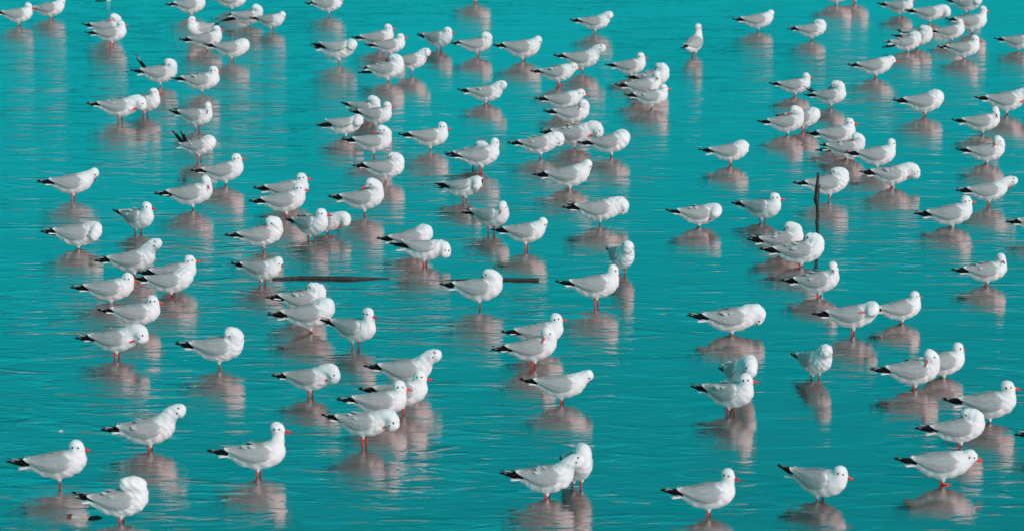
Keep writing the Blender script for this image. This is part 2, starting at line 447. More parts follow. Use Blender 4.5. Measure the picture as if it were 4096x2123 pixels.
def lens_mesh(name, mat, sx, sy, sz):
    V, F = [(0, 0, sz)], []; NR = 10
    for a_, z_ in ((.45, .88), (.8, .55), (1, 0), (.8, -.5)):
        for k in range(NR):
            a = 2 * math.pi * k / NR; V.append((sx * a_ * math.cos(a), sy * a_ * math.sin(a), sz * z_))
    for k in range(NR): F.append((0, 1 + k, 1 + (k + 1) % NR))
    for r_ in range(3):
        for k in range(NR):
            a = 1 + r_ * NR + k; c = 1 + r_ * NR + (k + 1) % NR; F.append((a, a + NR, c + NR, c))
    F.append(tuple(1 + 3 * NR + k for k in reversed(range(NR))))
    me = mesh_from(name, V, F, mat); set_attr(me, "tip", [0.0] * len(V)); return me

def tube(V, F, pts, NR=7):
    b0 = len(V)
    for (x, y, z, r_) in pts:
        for k in range(NR):
            a = 2 * math.pi * k / NR; V.append((x + r_ * math.cos(a), y + r_ * math.sin(a), z))
    for i in range(len(pts) - 1):
        for k in range(NR):
            a = b0 + i * NR + k; c = b0 + i * NR + (k + 1) % NR; F.append((a, a + NR, c + NR, c))
    F.append(tuple(b0 + k for k in range(NR))); e = b0 + (len(pts) - 1) * NR; F.append(tuple(e + k for k in reversed(range(NR))))

def leg_mesh():
    # unit leg: from z=1 (thigh) through the water line at z=0 down to the bed
    V, F = [], []
    tube(V, F, [(0, 0, 1.0, .0056), (-.001, 0, .75, .0048), (-.002, 0, .52, .0060), (-.002, 0, .45, .0058), (-.001, 0, .3, .0046), (.0005, 0, 0, .0046), (.001, 0, -.9, .0048)])
    me = mesh_from("leg", V, F, M_LEG); set_attr(me, "tip", [max(0, min(1, .35 - v[2])) for v in V]); return me

def foot_mesh():
    V = [(-.010, 0, .004), (.006, 0, .007), (.038, .022, .0), (.043, .007, .001), (.043, -.008, .001), (.037, -.023, .0), (.022, .006, .003), (.022, -.007, .003)]
    V2 = [(x, y, z - .003) for x, y, z in V]
    top = [(0, 1, 2), (1, 6, 2), (2, 6, 3), (1, 7, 6), (6, 7, 4, 3), (7, 5, 4), (1, 5, 7), (0, 5, 1)]
    F = [f for f in top] + [tuple(8 + k for k in reversed(f)) for f in top]
    lp = [0, 2, 3, 4, 5]
    for a, b_ in zip(lp, lp[1:] + lp[:1]): F.append((a, a + 8, b_ + 8, b_))
    me = mesh_from("foot", V + V2, F, M_LEG, False); set_attr(me, "tip", [.2] * 16); return me

def folded_leg_mesh():
    # thigh comes down, heel joint at the back, shank swung forward with the foot hanging
    V, F = [], []
    def bar(a, b_, ra, rb):
        a = Vector(a); b_ = Vector(b_); d = (b_ - a).normalized(); s1 = d.orthogonal().normalized(); s2 = d.cross(s1); b0 = len(V)
        for c, r_ in ((a, ra), (b_, rb)):
            for k in range(7):
                an = 2 * math.pi * k / 7; V.append(tuple(c + (s1 * math.cos(an) + s2 * math.sin(an)) * r_))
        for k in range(7):
            p = b0 + k; q = b0 + (k + 1) % 7; F.append((p, q, q + 7, p + 7))
        F.append(tuple(b0 + k for k in reversed(range(7)))); F.append(tuple(b0 + 7 + k for k in range(7)))
    bar((-.012, 0, .004), (-.022, 0, -.020), .0045, .0045)
    bar((-.023, 0, -.018), (.028, 0, -.027), .0048, .0036)
    bar((.026, 0, -.025), (.040, 0, -.034), .0042, .0036)
    me = mesh_from("leg", V, F, M_LEG); set_attr(me, "tip", [0.0] * len(V)); return me

def ruffle_mesh(seed):
    # loose feathers standing off the back and scapulars
    rr_ = random.Random(seed); V, F, mt = [], [], []
    for _ in range(6):
        x = rr_.uniform(-.05, .02); ang = math.radians(rr_.uniform(-58, 30))
        rad = float(np.interp(x, CH[:, 0], CH[:, 2])) + .0045; zc = float(np.interp(x, CH[:, 0], CH[:, 1]))
        p = Vector((x, math.sin(ang) * rad, zc + math.cos(ang) * rad)); nrm = Vector((0, math.sin(ang), math.cos(ang)))
        d = (Vector((-1, rr_.uniform(-.3, .3), 0)) + nrm * rr_.uniform(.02, .26)).normalized(); s_ = d.cross(nrm).normalized()
        L_ = rr_.uniform(.028, .046); W_ = rr_.uniform(.008, .013); b0 = len(V); g = rr_.choice((.7, .85, 1.0))
        for t_, w_ in ((-.25, .6), (.25, 1), (.6, .95), (.85, .6), (1, .08)):
            for e in (-1, 0, 1):
                V.append(tuple(p + d * (L_ * t_) + s_ * (W_ * w_ * e) + nrm * (.0016 if e == 0 else 0) + nrm * (.004 * t_ * t_))); mt.append(g)
        for i in range(4):
            for e in range(2):
                a = b0 + i * 3 + e; F.append((a, a + 1, a + 4, a + 3))
    me = mesh_from("ruffled_feathers", V, F, M_WING); set_attr(me, "pale", [max(0, .9 - g_) for g_ in mt]); return me
RUFF = [ruffle_mesh(40 + q) for q in range(7)]
WING = [{s: wing_mesh(s, 1.7 * q + s) for s in (-1, 1)} for q in range(5)]
TIPS = {-1: [(.126, .013, .0105, None), (.136, .018, .0092, (.60, .78)), (.142, .014, .0080, None), (.106, .005, .0110, None)],
        1: [(.130, .021, .0098, None), (.140, .026, .0085, (.62, .75)), (.118, .014, .0098, None)]}
PRIM = {s: primaries_mesh(s, TIPS[s]) for s in (-1, 1)}
PRIML = {s: primaries_mesh(s, [(a, b_, c * 1.25, d) for a, b_, c, d in TIPS[s]], 1.25) for s in (-1, 1)}
TAIL = tail_mesh(); BILL = bill_mesh(); LEG = leg_mesh(); FOOT = foot_mesh(); FOLD = folded_leg_mesh()
EYE = lens_mesh("eye", M_EYE, .0056, .0050, .0030); EAR = lens_mesh("ear_patch", M_EAR, .0050, .0078, .0017)
BODY_DROP = .072          # from body centre down to the feathered thigh end

def make_gull(x, y, yaw, sc, pose, nlegs, leg, nt, ft, pitch, lift, opened, label):
    r = random.Random(int(x * 977) * 31 + int(y * 613))
    root = bpy.data.objects.new("gull", None); C.objects.link(root)
    root.empty_display_size = .05
    root.location = (x, y, 0); root.rotation_euler = (0, 0, math.radians(yaw + r.uniform(-5, 5))); root.scale = (sc, sc * r.uniform(.96, 1.05), sc * r.uniform(.96, 1.06))
    tag(root, label, "gull", "gulls standing in the shallow water")
    pt = math.radians(-(pitch + r.uniform(-2.5, 5.0)))
    # hip is above the foot; keep the belly at its height while the body pitches
    B = Matrix.Translation((-.012, 0, leg + BODY_DROP)) @ Matrix.Rotation(pt, 4, 'Y')
    me, (Hc, f, u, s), bvh = build_body(pose, r, yaw)
    link("body", me, root, B)
    wq = r.randrange(5)
    for side in (-1, 1):
        W_ = B @ Matrix.Translation((0, 0, r.uniform(-.001, .001)))
        if opened == side:                               # wing lifted off the body for preening
            W_ = W_ @ Matrix.Translation((.05, side * .01, .045)) @ Matrix.Rotation(side * math.radians(24), 4, 'X') @ Matrix.Rotation(math.radians(9), 4, 'Y') @ Matrix.Translation((-.05, -side * .01, -.045))
        w = link("wing", WING[wq][side], root, W_)
        rot = (nt if side < 0 else ft) + r.uniform(-3, 3)
        long_ = abs(rot) > 20
        p = link("primary_feathers", (PRIML if long_ else PRIM)[side], w,
                 Matrix.Translation((-.088, side * .004, .004 if rot > -10 else -.004)) @ Matrix.Rotation(math.radians(rot), 4, 'Y') @ Matrix.Rotation(math.radians(side * r.uniform(-2, 5)), 4, 'Z'))
    if pose[0] in "BTWDP" and r.random() < .38 or r.random() < .08:
        link("ruffled_feathers", r.choice(RUFF), root, B)
    link("tail", TAIL, root, B @ Matrix.Rotation(math.radians(r.uniform(-4, 3)), 4, 'Y'))
    hf = basis(Hc, f, s, u)
    link("bill", BILL, root, B @ hf @ Matrix.Translation((.0372, 0, -.0075)))
    for sy in (-1, 1):
        for nm, m_, px, pz in (("eye", EYE, .0157, .0038), ("ear_patch", EAR, -.0092, -.001)):
            o_ = hf @ Vector((px, sy * .06, pz)); d_ = -(s * sy)
            hit = bvh.ray_cast(o_, d_, .1)
            if hit[0] is None: continue
            if (hit[0] - (hf @ Vector((px, sy * .024, pz)))).length > .014: continue     # buried in the feathers
            nrm = hit[1].normalized()
            if nrm.dot(d_) > 0: nrm = -nrm
            xa = (f - nrm * f.dot(nrm)).normalized(); ya = nrm.cross(xa)
            link(nm, m_, root, B @ basis(hit[0] - nrm * .0006, xa, ya, nrm))
    sides = (-1, 1) if nlegs == 2 else (r.choice((-1, 1)),)
    for q, sy in enumerate(sides):
        dx = (r.uniform(.004, .013) * (1 if q else -1)) if nlegs == 2 else 0
        ly = sy * (.019 if nlegs == 2 else .010)
        L_ = leg + .012
        lo = link("leg", LEG, root, Matrix.Translation((dx, ly, 0)) @ Matrix.Diagonal((1, 1, L_, 1)))
        fz = -.9 * L_
        link("foot", FOOT, lo, Matrix.Diagonal((1, 1, 1 / L_, 1)).inverted().inverted() @ Matrix.Translation((.001, 0, -.9 * L_)))
    if lift:
        lo = link("leg", FOLD, root, Matrix.Translation((.006, -.020, leg + .002)))
        link("foot", FOOT, lo, Matrix.Translation((.042, 0, -.035)) @ Matrix.Rotation(math.radians(38), 4, 'Y') @ Matrix.Scale(.8, 4))
    return root

# x, y (metres on the water), heading, size, pose, legs, leg length, near and far wing-tip lift, body pitch, lifted leg, opened wing, label
GULLS = [
 (-0.323, 27.445, 0, 1.040, 'N', 2, 0.017, 0, 0, 0, 0, 0, 'gull with head raised, looking straight ahead, between two breast-preening gulls'),
 (3.059, 27.435, 0, 1.040, 'N', 2, 0.019, 0, 0, 0, 0, 0, 'gull with head raised, looking straight ahead, between two forward-looking gulls'),
 (2.894, 27.368, 0, 1.040, 'N', 1, 0.010, 0, 0, 0, 0, 0, 'gull with head raised, looking straight ahead, on one leg in front of a forward-looking gull'),
 (-2.459, 27.016, 0, 0.970, 'N', 1, 0.018, 0, 0, 0, 0, 0, 'gull with head raised, looking straight ahead, between a forward-looking gull and a back-preening gull'),
 (3.984, 26.867, -16, 0.860, 'W', 2, 0.017, 0, 0, 0, 0, 0, 'gull preening its side with red bill, alone on two legs'),
 (-1.594, 26.768, 0, 0.905, 'P', 1, 0.025, 0, 0, 0, 0, 0, 'gull with bent neck, preening its breast, alone on one leg'),
 (3.381, 26.747, -15, 0.860, 'N', 1, 0.014, 0, 0, 0, 0, 0, 'gull with head raised, looking straight ahead, between a forward-looking gull and a scratching gull'),
 (-2.787, 26.688, 0, 0.951, 'N', 2, 0.023, 0, 0, 0, 0, 0, 'gull with head raised, looking straight ahead, between a backward-looking gull and a forward-looking gull'),
 (-3.992, 26.571, 0, 0.929, 'A', 2, 0.016, 0, 0, 0, 0, 0, 'gull with face turned away and lowered, between a forward-looking gull and a backward-looking gull'),
 (3.591, 26.360, 0, 0.942, 'S', 1, 0.015, 0, 0, 0, 0, 0, 'gull scratching with a red foot drawn up along its belly'),
 (-4.213, 26.213, 0, 0.900, 'N', 2, 0.024, 0, 0, 0, 0, 0, 'gull with head raised, looking straight ahead, alone on two legs'),
 (-2.249, 26.192, 0, 0.923, 'B', 1, 0.013, -24, -5, 0, 0, 0, 'gull drooping one long black wing tip toward the water'),
 (2.084, 25.945, 0, 0.944, 'A', 1, 0.020, 0, 0, 0, 0, 0, 'gull with face turned away and lowered, alone on one leg'),
 (-2.034, 25.942, -16, 0.860, 'A', 2, 0.028, 0, 0, 0, 0, 0, 'gull with face turned away and lowered, on two legs in front of a back-preening gull'),
 (0.703, 25.841, 0, 0.919, 'P', 2, 0.026, 0, 0, 0, 0, 0, 'gull with bent neck, preening its breast, alone on two legs'),
 (3.873, 25.818, 0, 0.965, 'Nt2', 2, 0.020, 0, 0, 0, 0, 0, 'gull with raised neck and half-turned face, behind a forward-looking gull'),
 (-3.370, 25.567, 0, 0.911, 'L', 1, 0.026, 0, 0, 0, 0, 0, 'gull looking back over its shoulder, behind a forward-looking gull'),
 (2.497, 25.495, 0, 0.873, 'Th', 2, 0.022, 0, 8, 0, 0, 0, 'gull with head sunk into hunched back, alone on two legs'),
 (-2.604, 25.493, -135, 0.960, 'N', 2, 0.025, 0, 0, 0, 0, 0, 'gull turned the opposite way to the flock, looking over a long-necked neighbour'),
 (3.643, 25.411, 0, 0.861, 'N', 2, 0.019, 0, 0, 0, 0, 0, 'gull with head raised, looking straight ahead, between a headless-looking gull and a long-necked gull'),
 (-3.290, 25.196, 0, 0.938, 'N', 2, 0.035, 0, 0, 0, 0, 0, 'gull with head raised, looking straight ahead, on two legs in front of a backward-looking gull'),
 (3.327, 25.108, 0, 0.917, 'Bh', 1, 0.020, 0, 12, 0, 0, 1, 'gull with head hidden in its back plumage, between a tucked-up gull and a forward-looking gull'),
 (-1.089, 25.034, 0, 0.960, 'N', 1, 0.024, 0, 0, 0, 0, 0, 'gull with head raised, looking straight ahead, between a side-preening gull and a forward-looking gull'),
 (-0.597, 25.026, -36, 0.960, 'Nh', 2, 0.017, 0, 0, 0, 0, 0, 'gull with head sunk low, looking ahead, between a forward-looking gull and a back-preening gull'),
 (4.137, 24.981, -15, 0.860, 'N', 1, 0.013, 0, 0, 0, 0, 0, 'gull with head raised, looking straight ahead, alone on one leg'),
 (-2.487, 24.976, 0, 0.968, 'N', 1, 0.021, 0, 0, 0, 0, 0, 'gull with head raised, looking straight ahead, between a forward-looking gull and a tucked-up gull'),
 (3.219, 24.936, 0, 0.885, 'Th', 1, 0.008, -16, 0, 0, 0, 0, 'gull with head sunk into hunched back, on one leg in front of a headless-looking gull'),
 (-0.979, 24.757, 0, 0.898, 'N', 2, 0.015, 0, 0, 0, 0, 0, 'gull with head raised, looking straight ahead, behind a breast-preening gull'),
 (1.470, 24.754, 58, 0.960, 'Nt', 2, 0.026, 0, 0, 0, 0, 0, 'gull seen from behind, long neck raised, standing on two spread legs'),
 (-0.280, 24.752, 0, 0.916, 'B', 2, 0.025, 0, 0, 0, 0, 0, 'gull with bill buried in its back, alone on two legs'),
 (3.640, 24.621, 0, 0.930, 'N', 2, 0.010, 0, 0, 0, 0, 0, 'gull with head raised, looking straight ahead, on two legs in front of a forward-looking gull'),
 (0.089, 24.525, 0, 1.034, 'A', 2, 0.018, 0, 0, 0, 0, 0, 'gull with face turned away and lowered, between a back-preening gull and a leaning gull'),
 (-2.239, 24.497, 0, 0.989, 'T', 2, 0.028, 0, 0, 0, 0, 0, 'gull with head tucked out of sight, between a forward-looking gull and a back-preening gull'),
 (-1.377, 24.392, 0, 1.003, 'W', 1, 0.034, 0, 0, 0, 0, -1, 'gull preening its side with red bill, alone on one leg'),
 (0.557, 24.028, 0, 0.983, 'Pu', 1, 0.027, 0, 0, 0, 0, 0, 'gull with high arched neck, preening its breast, behind a leaning gull'),
 (-0.782, 23.926, 0, 0.893, 'P', 1, 0.037, 0, 0, 0, 0, 0, 'gull with bent neck, preening its breast, behind a headless-looking gull'),
 (0.930, 23.805, 0, 0.872, 'N', 2, 0.018, 0, 0, 0, 0, 0, 'gull with head raised, looking straight ahead, between a breast-preening gull and a headless-looking gull'),
 (2.834, 23.795, 0, 0.941, 'K', 2, 0.014, 0, 0, 0, 0, 0, 'gull leaning forward with level neck, alone on two legs'),
 (-0.960, 23.611, 0, 0.987, 'Bh', 1, 0.020, -14, 0, 0, 0, 0, 'gull with head hidden in its back plumage in front of a breast-preening gull'),
 (0.357, 23.449, 0, 0.922, 'K', 1, 0.028, 0, 0, 0, 1, 0, 'gull stepping forward with one foot lifted clear of the water'),
 (-2.697, 23.431, 0, 0.973, 'B', 1, 0.022, 0, 48, 0, 0, 0, 'gull with bill in its back and one black wing tip lifted high'),
 (1.080, 23.287, 0, 0.917, 'Bh', 1, 0.019, 0, 0, 0, 0, 0, 'gull with head hidden in its back plumage, behind a sideways-looking gull'),
 (-2.345, 23.119, 0, 1.005, 'N', 1, 0.026, 0, 0, 0, 0, 0, 'gull with head raised, looking straight ahead, between a back-preening gull and a tucked-up gull'),
 (2.140, 23.033, 0, 0.860, 'N', 2, 0.017, 0, 0, 0, 0, 0, 'gull with head raised, looking straight ahead, between a headless-looking gull and a preening gull'),
 (0.996, 22.921, 0, 0.956, 'F', 1, 0.018, 0, 0, 0, 0, 0, 'gull with its face turned square sideways, behind a forward-looking gull'),
 (-0.190, 22.724, 0, 0.925, 'P', 2, 0.014, 0, 0, 0, 0, 0, 'gull with bent neck, preening its breast, between a breast-preening gull and a leaning gull'),
 (2.366, 22.585, -16, 0.860, 'Lw', 2, 0.020, 0, 22, 0, 0, 0, 'gull arching its neck back to preen a lifted white wing'),
 (1.036, 22.546, 0, 0.895, 'N', 1, 0.019, 0, 0, 0, 0, 0, 'gull with head raised, looking straight ahead, on one leg in front of a sideways-looking gull'),
 (0.387, 22.390, 0, 0.931, 'K', 1, 0.022, 0, 0, 0, 0, 0, 'gull leaning forward with level neck, behind a backward-looking gull'),
 (3.625, 22.313, 0, 1.010, 'D', 2, 0.021, 0, 0, 0, 0, 0, 'gull with head bowed low under its breast, behind a sideways-looking gull'),
 (-2.681, 22.273, -28, 0.960, 'N', 2, 0.026, 0, 0, 0, 0, 0, 'gull angled toward the front with head raised, looking straight ahead, behind a bowed gull'),
 (3.017, 22.256, 0, 1.008, 'T', 2, 0.021, 0, 0, 0, 0, 0, 'gull with head tucked out of sight, between a preening gull and a bowed gull'),
 (-1.061, 22.145, -16, 0.860, 'B', 1, 0.019, 0, 0, 0, 0, 0, 'gull with bill buried in its back, behind a forward-looking gull'),
 (-2.842, 22.085, 0, 1.026, 'D', 2, 0.024, 0, 0, 0, 0, 0, 'gull with head bowed low under its breast in front of a forward-looking gull'),
 (0.438, 21.942, 0, 0.909, 'L34', 2, 0.013, 0, 0, 0, 0, 0, 'gull with head turned round, looking back, behind a bowed gull'),
 (-0.973, 21.889, -16, 0.860, 'N', 1, 0.009, 0, 0, 0, 0, 0, 'gull with head raised, looking straight ahead, behind a side-preening gull'),
 (-2.252, 21.754, -15, 0.901, 'F34', 2, 0.027, 0, 14, 0, 0, 0, 'gull with face half turned and bill lowered, alone on two legs'),
 (2.081, 21.719, -10, 0.860, 'T', 2, 0.024, 0, 0, 0, 0, 0, 'gull with head tucked out of sight, behind a backward-looking gull'),
 (3.343, 21.605, 0, 0.930, 'F34', 1, 0.015, 0, 0, 0, 0, 0, 'gull with face half turned and bill lowered in front of a bowed gull'),
 (1.954, 21.579, 0, 0.909, 'L', 1, 0.013, 0, 0, 0, 0, 0, 'gull looking back over its shoulder, on one leg in front of a tucked-up gull'),
 (-1.177, 21.479, 0, 0.895, 'W', 1, 0.020, -12, 4, 0, 0, -1, 'gull preening its side with red bill, behind a backward-looking gull'),
 (2.269, 21.156, 0, 0.946, 'N', 1, 0.017, 0, 0, 0, 0, 0, 'gull with head raised, looking straight ahead, between a tucked-up gull and a gull facing away'),
 (0.436, 21.114, 0, 1.040, 'D', 1, 0.013, 0, 0, 0, 0, 0, 'gull with head bowed low under its breast, behind a bowed gull'),
 (-0.564, 21.051, 0, 0.951, 'N', 1, 0.021, 0, 0, 0, 0, 0, 'gull with head raised, looking straight ahead, between a backward-looking gull and a tucked-up gull'),
 (0.680, 20.841, 0, 0.974, 'T', 1, 0.018, 0, 0, 0, 0, 0, 'gull with head tucked out of sight, alone on one leg'),
 (-0.945, 20.818, 0, 0.935, 'L', 1, 0.035, 0, 0, 0, 0, 0, 'gull looking back over its shoulder, behind a headless-looking gull'),
 (0.194, 20.806, 0, 0.957, 'D2', 1, 0.022, 0, 0, 0, 0, 0, 'gull with head bent down out of sight in front of a bowed gull'),
 (2.291, 20.755, 0, 0.918, 'B', 1, 0.004, -12, 8, 0, 0, 0, 'gull with bill buried in its back, behind a gull facing away'),
 (-2.133, 20.719, -10, 0.860, 'T', 2, 0.038, 46, 66, 0, 0, 0, 'gull with tucked head and black wing feathers raised upright behind'),
 (3.227, 20.613, 0, 0.905, 'L34', 2, 0.011, 0, 0, 0, 0, 0, 'gull with head turned round, looking back, alone on two legs'),
 (1.480, 20.559, 0, 0.919, 'T', 2, 0.023, 0, 0, 0, 0, 0, 'gull with head tucked out of sight, between a tucked-up gull and a backward-looking gull'),
 (-0.261, 20.470, -16, 0.860, 'Th', 1, 0.022, 0, 0, 0, 0, 0, 'gull with head sunk into hunched back, behind a gull facing away'),
 (2.462, 20.440, 0, 0.937, 'A2', 1, 0.016, 0, 0, 0, 0, 0, 'gull with raised head turned away, behind a bowed gull'),
 (-0.208, 20.335, 0, 0.971, 'A2', 2, 0.035, 0, 0, 0, 0, 0, 'gull with raised head turned away, on two legs in front of a tucked-up gull'),
 (-0.834, 20.043, 0, 0.938, 'Bh', 1, 0.020, -6, 4, 0, 0, 0, 'gull with head hidden in its back plumage in front of a backward-looking gull'),
 (-1.886, 19.926, 0, 0.956, 'N', 1, 0.021, 0, 0, 0, 0, 0, 'gull with head raised, looking straight ahead, between a tucked-up gull and a forward-looking gull'),
 (2.492, 19.859, 0, 0.924, 'D', 2, 0.016, 0, 0, 0, 0, 0, 'gull with head bowed low under its breast in front of a gull facing away'),
 (0.377, 19.817, 0, 1.017, 'A', 2, 0.007, 0, 0, 0, 0, 0, 'gull with face turned away and lowered, between two bowed gulls'),
 (-2.828, 19.516, 0, 0.969, 'A3', 2, 0.028, 0, 0, 0, 0, 0, 'gull with neck stretched forward, face hidden, alone on two legs'),
 (2.042, 19.502, 0, 0.990, 'Th', 1, 0.028, 0, 0, 0, 0, 0, 'gull with sunken head on one leg, standing behind the upright wooden stake'),
 (-0.304, 19.451, -16, 0.860, 'D3', 2, 0.030, 0, 0, 8, 0, -1, 'gull with head folded down along its flank, alone on two legs'),
 (-1.427, 19.379, 0, 0.978, 'N', 1, 0.022, 0, 0, 0, 0, 0, 'gull with head raised, looking straight ahead, between two forward-looking gulls'),
 (3.046, 19.326, 0, 0.913, 'Pf', 2, 0.030, 0, 0, 0, 0, 0, 'gull with neck stretched forward, preening its breast, behind a forward-looking gull'),
 (-2.031, 19.220, 0, 1.015, 'F34', 1, 0.021, 0, 0, 0, 0, 0, 'gull with face half turned and bill lowered in front of a forward-looking gull'),
 (-0.930, 19.061, 0, 0.973, 'L', 1, 0.029, 0, 0, 0, 0, 0, 'gull looking back over its shoulder, behind a scratching gull'),
 (-1.424, 19.021, 0, 0.972, 'N', 1, 0.022, 0, 0, 0, 0, 0, 'gull with head raised, looking straight ahead, between a back-preening gull and a forward-looking gull'),
 (1.567, 18.862, -36, 0.960, 'N', 2, 0.020, 0, 0, 0, 0, 0, 'gull with head raised, looking straight ahead, between a side-preening gull and a headless-looking gull'),
 (0.548, 18.791, 0, 1.004, 'D2', 1, 0.023, 0, 8, 0, 0, 0, 'gull with head bent down out of sight, alone on one leg'),
 (2.729, 18.737, 0, 0.988, 'N', 1, 0.004, 0, 0, 0, 0, 0, 'gull sitting low with its belly almost on the water, bill forward'),
 (1.164, 18.734, 0, 0.905, 'W3', 1, 0.012, 0, 0, 0, 0, 0, 'gull with lowered red bill preening its belly, alone on one leg'),
 (-0.126, 18.591, -36, 0.960, 'F34', 2, 0.033, -6, 6, 0, 0, 0, 'gull with face half turned and bill lowered, behind a gull hiding its face'),
 (-2.301, 18.581, -36, 0.960, 'N', 2, 0.022, 0, 0, 0, 0, 0, 'gull with head raised, looking straight ahead, between a bowed gull and a sideways-looking gull'),
 (-1.133, 18.557, -16, 0.860, 'S', 1, 0.016, 0, 0, 0, 0, 0, 'gull scratching its bowed head with a raised red foot, behind another gull'),
 (3.239, 18.463, 0, 0.923, 'N', 1, 0.015, 0, 0, 0, 0, 0, 'gull with head raised, looking straight ahead, alone on one leg'),
 (-1.220, 18.400, -36, 0.960, 'N', 2, 0.023, 0, 0, 0, 0, 0, 'gull with head raised, looking straight ahead, on two legs in front of a scratching gull'),
 (-2.609, 18.164, 0, 0.972, 'D3', 1, 0.011, 0, 0, 0, 0, 0, 'gull with head folded down along its flank, alone on one leg'),
 (0.085, 18.149, 0, 0.880, 'A', 2, 0.037, 0, 0, 0, 0, 0, 'gull with face turned away and lowered, on two legs in front of a sideways-looking gull'),
 (-1.498, 18.128, 0, 0.960, 'B', 1, 0.020, 0, 0, 0, 0, 0, 'gull with bill buried in its back, between two forward-looking gulls'),
 (-0.595, 18.044, 0, 0.907, 'T', 1, 0.022, 0, 0, 0, 0, 0, 'gull with head tucked out of sight, behind a side-preening gull'),
 (1.622, 18.010, 0, 0.922, 'Bh', 1, 0.011, 0, 10, 0, 0, 0, 'gull with head hidden in its back plumage, between a forward-looking gull and a tucked-up gull'),
 (-0.515, 17.760, 0, 0.903, 'W2', 2, 0.028, -8, 6, 0, 0, -1, 'gull reaching its red bill up under a lifted wing, head upside down'),
 (1.702, 17.722, 0, 1.040, 'Th', 2, 0.013, 0, 0, 0, 0, 0, 'gull with head sunk into hunched back, on two legs in front of a headless-looking gull'),
 (0.638, 17.559, -64, 0.960, 'P', 2, 0.024, 0, 0, 2, 0, 0, 'gull facing front with bent neck, red bill touching its breast'),
 (-2.195, 17.474, 0, 0.976, 'Pu', 1, 0.024, 0, 0, 0, 0, 0, 'gull with high arched neck, preening its breast, behind a hunched gull'),
 (-1.434, 17.303, -16, 0.860, 'A', 2, 0.025, 0, 0, 0, 0, 0, 'gull with face turned away, standing at the end of the long stick'),
 (2.733, 17.288, 0, 0.879, 'F', 2, 0.015, 0, 0, 0, 0, 0, 'gull with its face turned square sideways, alone on two legs'),
 (-1.923, 17.181, 0, 0.925, 'N', 1, 0.021, 0, 0, 0, 0, 0, 'gull with head raised, looking straight ahead, behind a tucked-up gull'),
 (1.739, 17.027, 0, 0.900, 'F', 2, 0.016, 0, 0, 0, 0, 0, 'gull with its face turned square sideways, between a tucked-up gull and a gull looking away'),
 (-1.931, 17.007, 0, 0.937, 'T', 2, 0.024, 0, 0, 0, 0, 0, 'gull with head tucked out of sight, on two legs in front of a forward-looking gull'),
 (-2.254, 16.889, 0, 0.970, 'Nh', 1, 0.004, 0, 0, 0, 0, 0, 'gull crouched with its belly on the water, looking ahead'),
 (0.474, 16.827, 0, 0.973, 'A2', 2, 0.038, 0, 0, 0, 0, 0, 'gull with raised head turned away, alone on two legs'),
 (-0.179, 16.767, 0, 0.965, 'Bh', 1, 0.036, 0, 0, 0, 0, 0, 'gull with hidden head on one leg beside the short floating stick'),
 (-1.149, 16.596, 0, 0.908, 'Th', 1, 0.021, 0, 0, 0, 0, 0, 'gull with head sunk into hunched back, behind a tucked-up gull'),
 (2.136, 16.442, 8, 0.860, 'Na', 2, 0.016, 0, 0, 0, 0, 0, 'gull with head up, looking slightly away, alone on two legs'),
 (-2.038, 16.329, 0, 0.927, 'N', 1, 0.017, 0, 0, 0, 0, 0, 'gull with head raised, looking straight ahead, between a bowed gull and a tucked-up gull'),
 (-1.094, 16.249, 0, 0.984, 'T', 1, 0.020, 0, 0, 0, 0, 0, 'gull with head tucked out of sight, on one leg in front of a tucked-up gull'),
 (1.848, 16.215, 0, 0.947, 'W', 2, 0.031, 0, 0, 0, 0, 0, 'gull preening its side with red bill, between a bowed gull and a gull looking away'),
 (1.191, 16.205, 0, 1.036, 'D2', 2, 0.012, 0, 0, 0, 0, 0, 'gull with head bent down out of sight, alone on two legs'),
 (-0.834, 15.942, -36, 0.960, 'Nt2', 2, 0.031, 0, 0, 0, 0, 0, 'gull angled toward the front with raised neck and half-turned face, alone on two legs'),
 (0.156, 15.895, 0, 0.906, 'N', 1, 0.023, 0, 0, 0, 0, 0, 'gull with head raised, looking straight ahead, behind a backward-looking gull'),
 (-2.080, 15.739, -8, 0.951, 'D', 2, 0.030, 0, 0, 0, 0, 0, 'gull with head bowed low under its breast in front of a forward-looking gull'),
 (0.113, 15.563, 0, 0.938, 'L34', 2, 0.030, 0, 0, 0, 0, 0, 'gull with head turned round, looking back, on two legs in front of a forward-looking gull'),
 (-1.522, 15.548, 0, 0.981, 'B', 1, 0.030, 0, 0, 0, 0, 0, 'gull with bill buried in its back, between two bowed gulls'),
 (2.221, 15.365, 8, 0.873, 'Na', 1, 0.007, 0, 0, 0, 0, 0, 'gull with head up, looking slightly away, behind a backward-looking gull'),
 (1.559, 15.342, -67, 0.960, 'P', 2, 0.021, 0, 0, 12, 0, 0, 'gull angled toward the front with bent neck, preening its breast, alone on two legs'),
 (2.049, 15.162, 0, 0.963, 'L34', 2, 0.016, 0, 0, 0, 0, 0, 'gull with head turned round, looking back in front of a gull looking away'),
 (1.156, 15.139, -66, 0.960, 'D', 2, 0.018, 0, 0, 12, 0, 0, 'gull angled toward the front with head bowed low under its breast, behind a forward-looking gull'),
 (-0.530, 15.137, 0, 0.945, 'Pu', 1, 0.024, 0, 0, 0, 0, 0, 'gull with high arched neck, preening its breast, behind a forward-looking gull'),
 (-1.017, 15.028, -14, 0.860, 'D', 2, 0.027, 0, 0, 0, 0, 0, 'gull with head bowed low under its breast, alone on two legs'),
 (0.251, 14.904, 0, 0.912, 'A3', 2, 0.025, 0, 0, 0, 0, 0, 'gull with neck stretched forward, face hidden, between a backward-looking gull and a forward-looking gull'),
 (-0.537, 14.731, 0, 0.937, 'N', 1, 0.031, 0, 0, 0, 0, 0, 'gull with head raised, looking straight ahead, behind a forward-looking gull'),
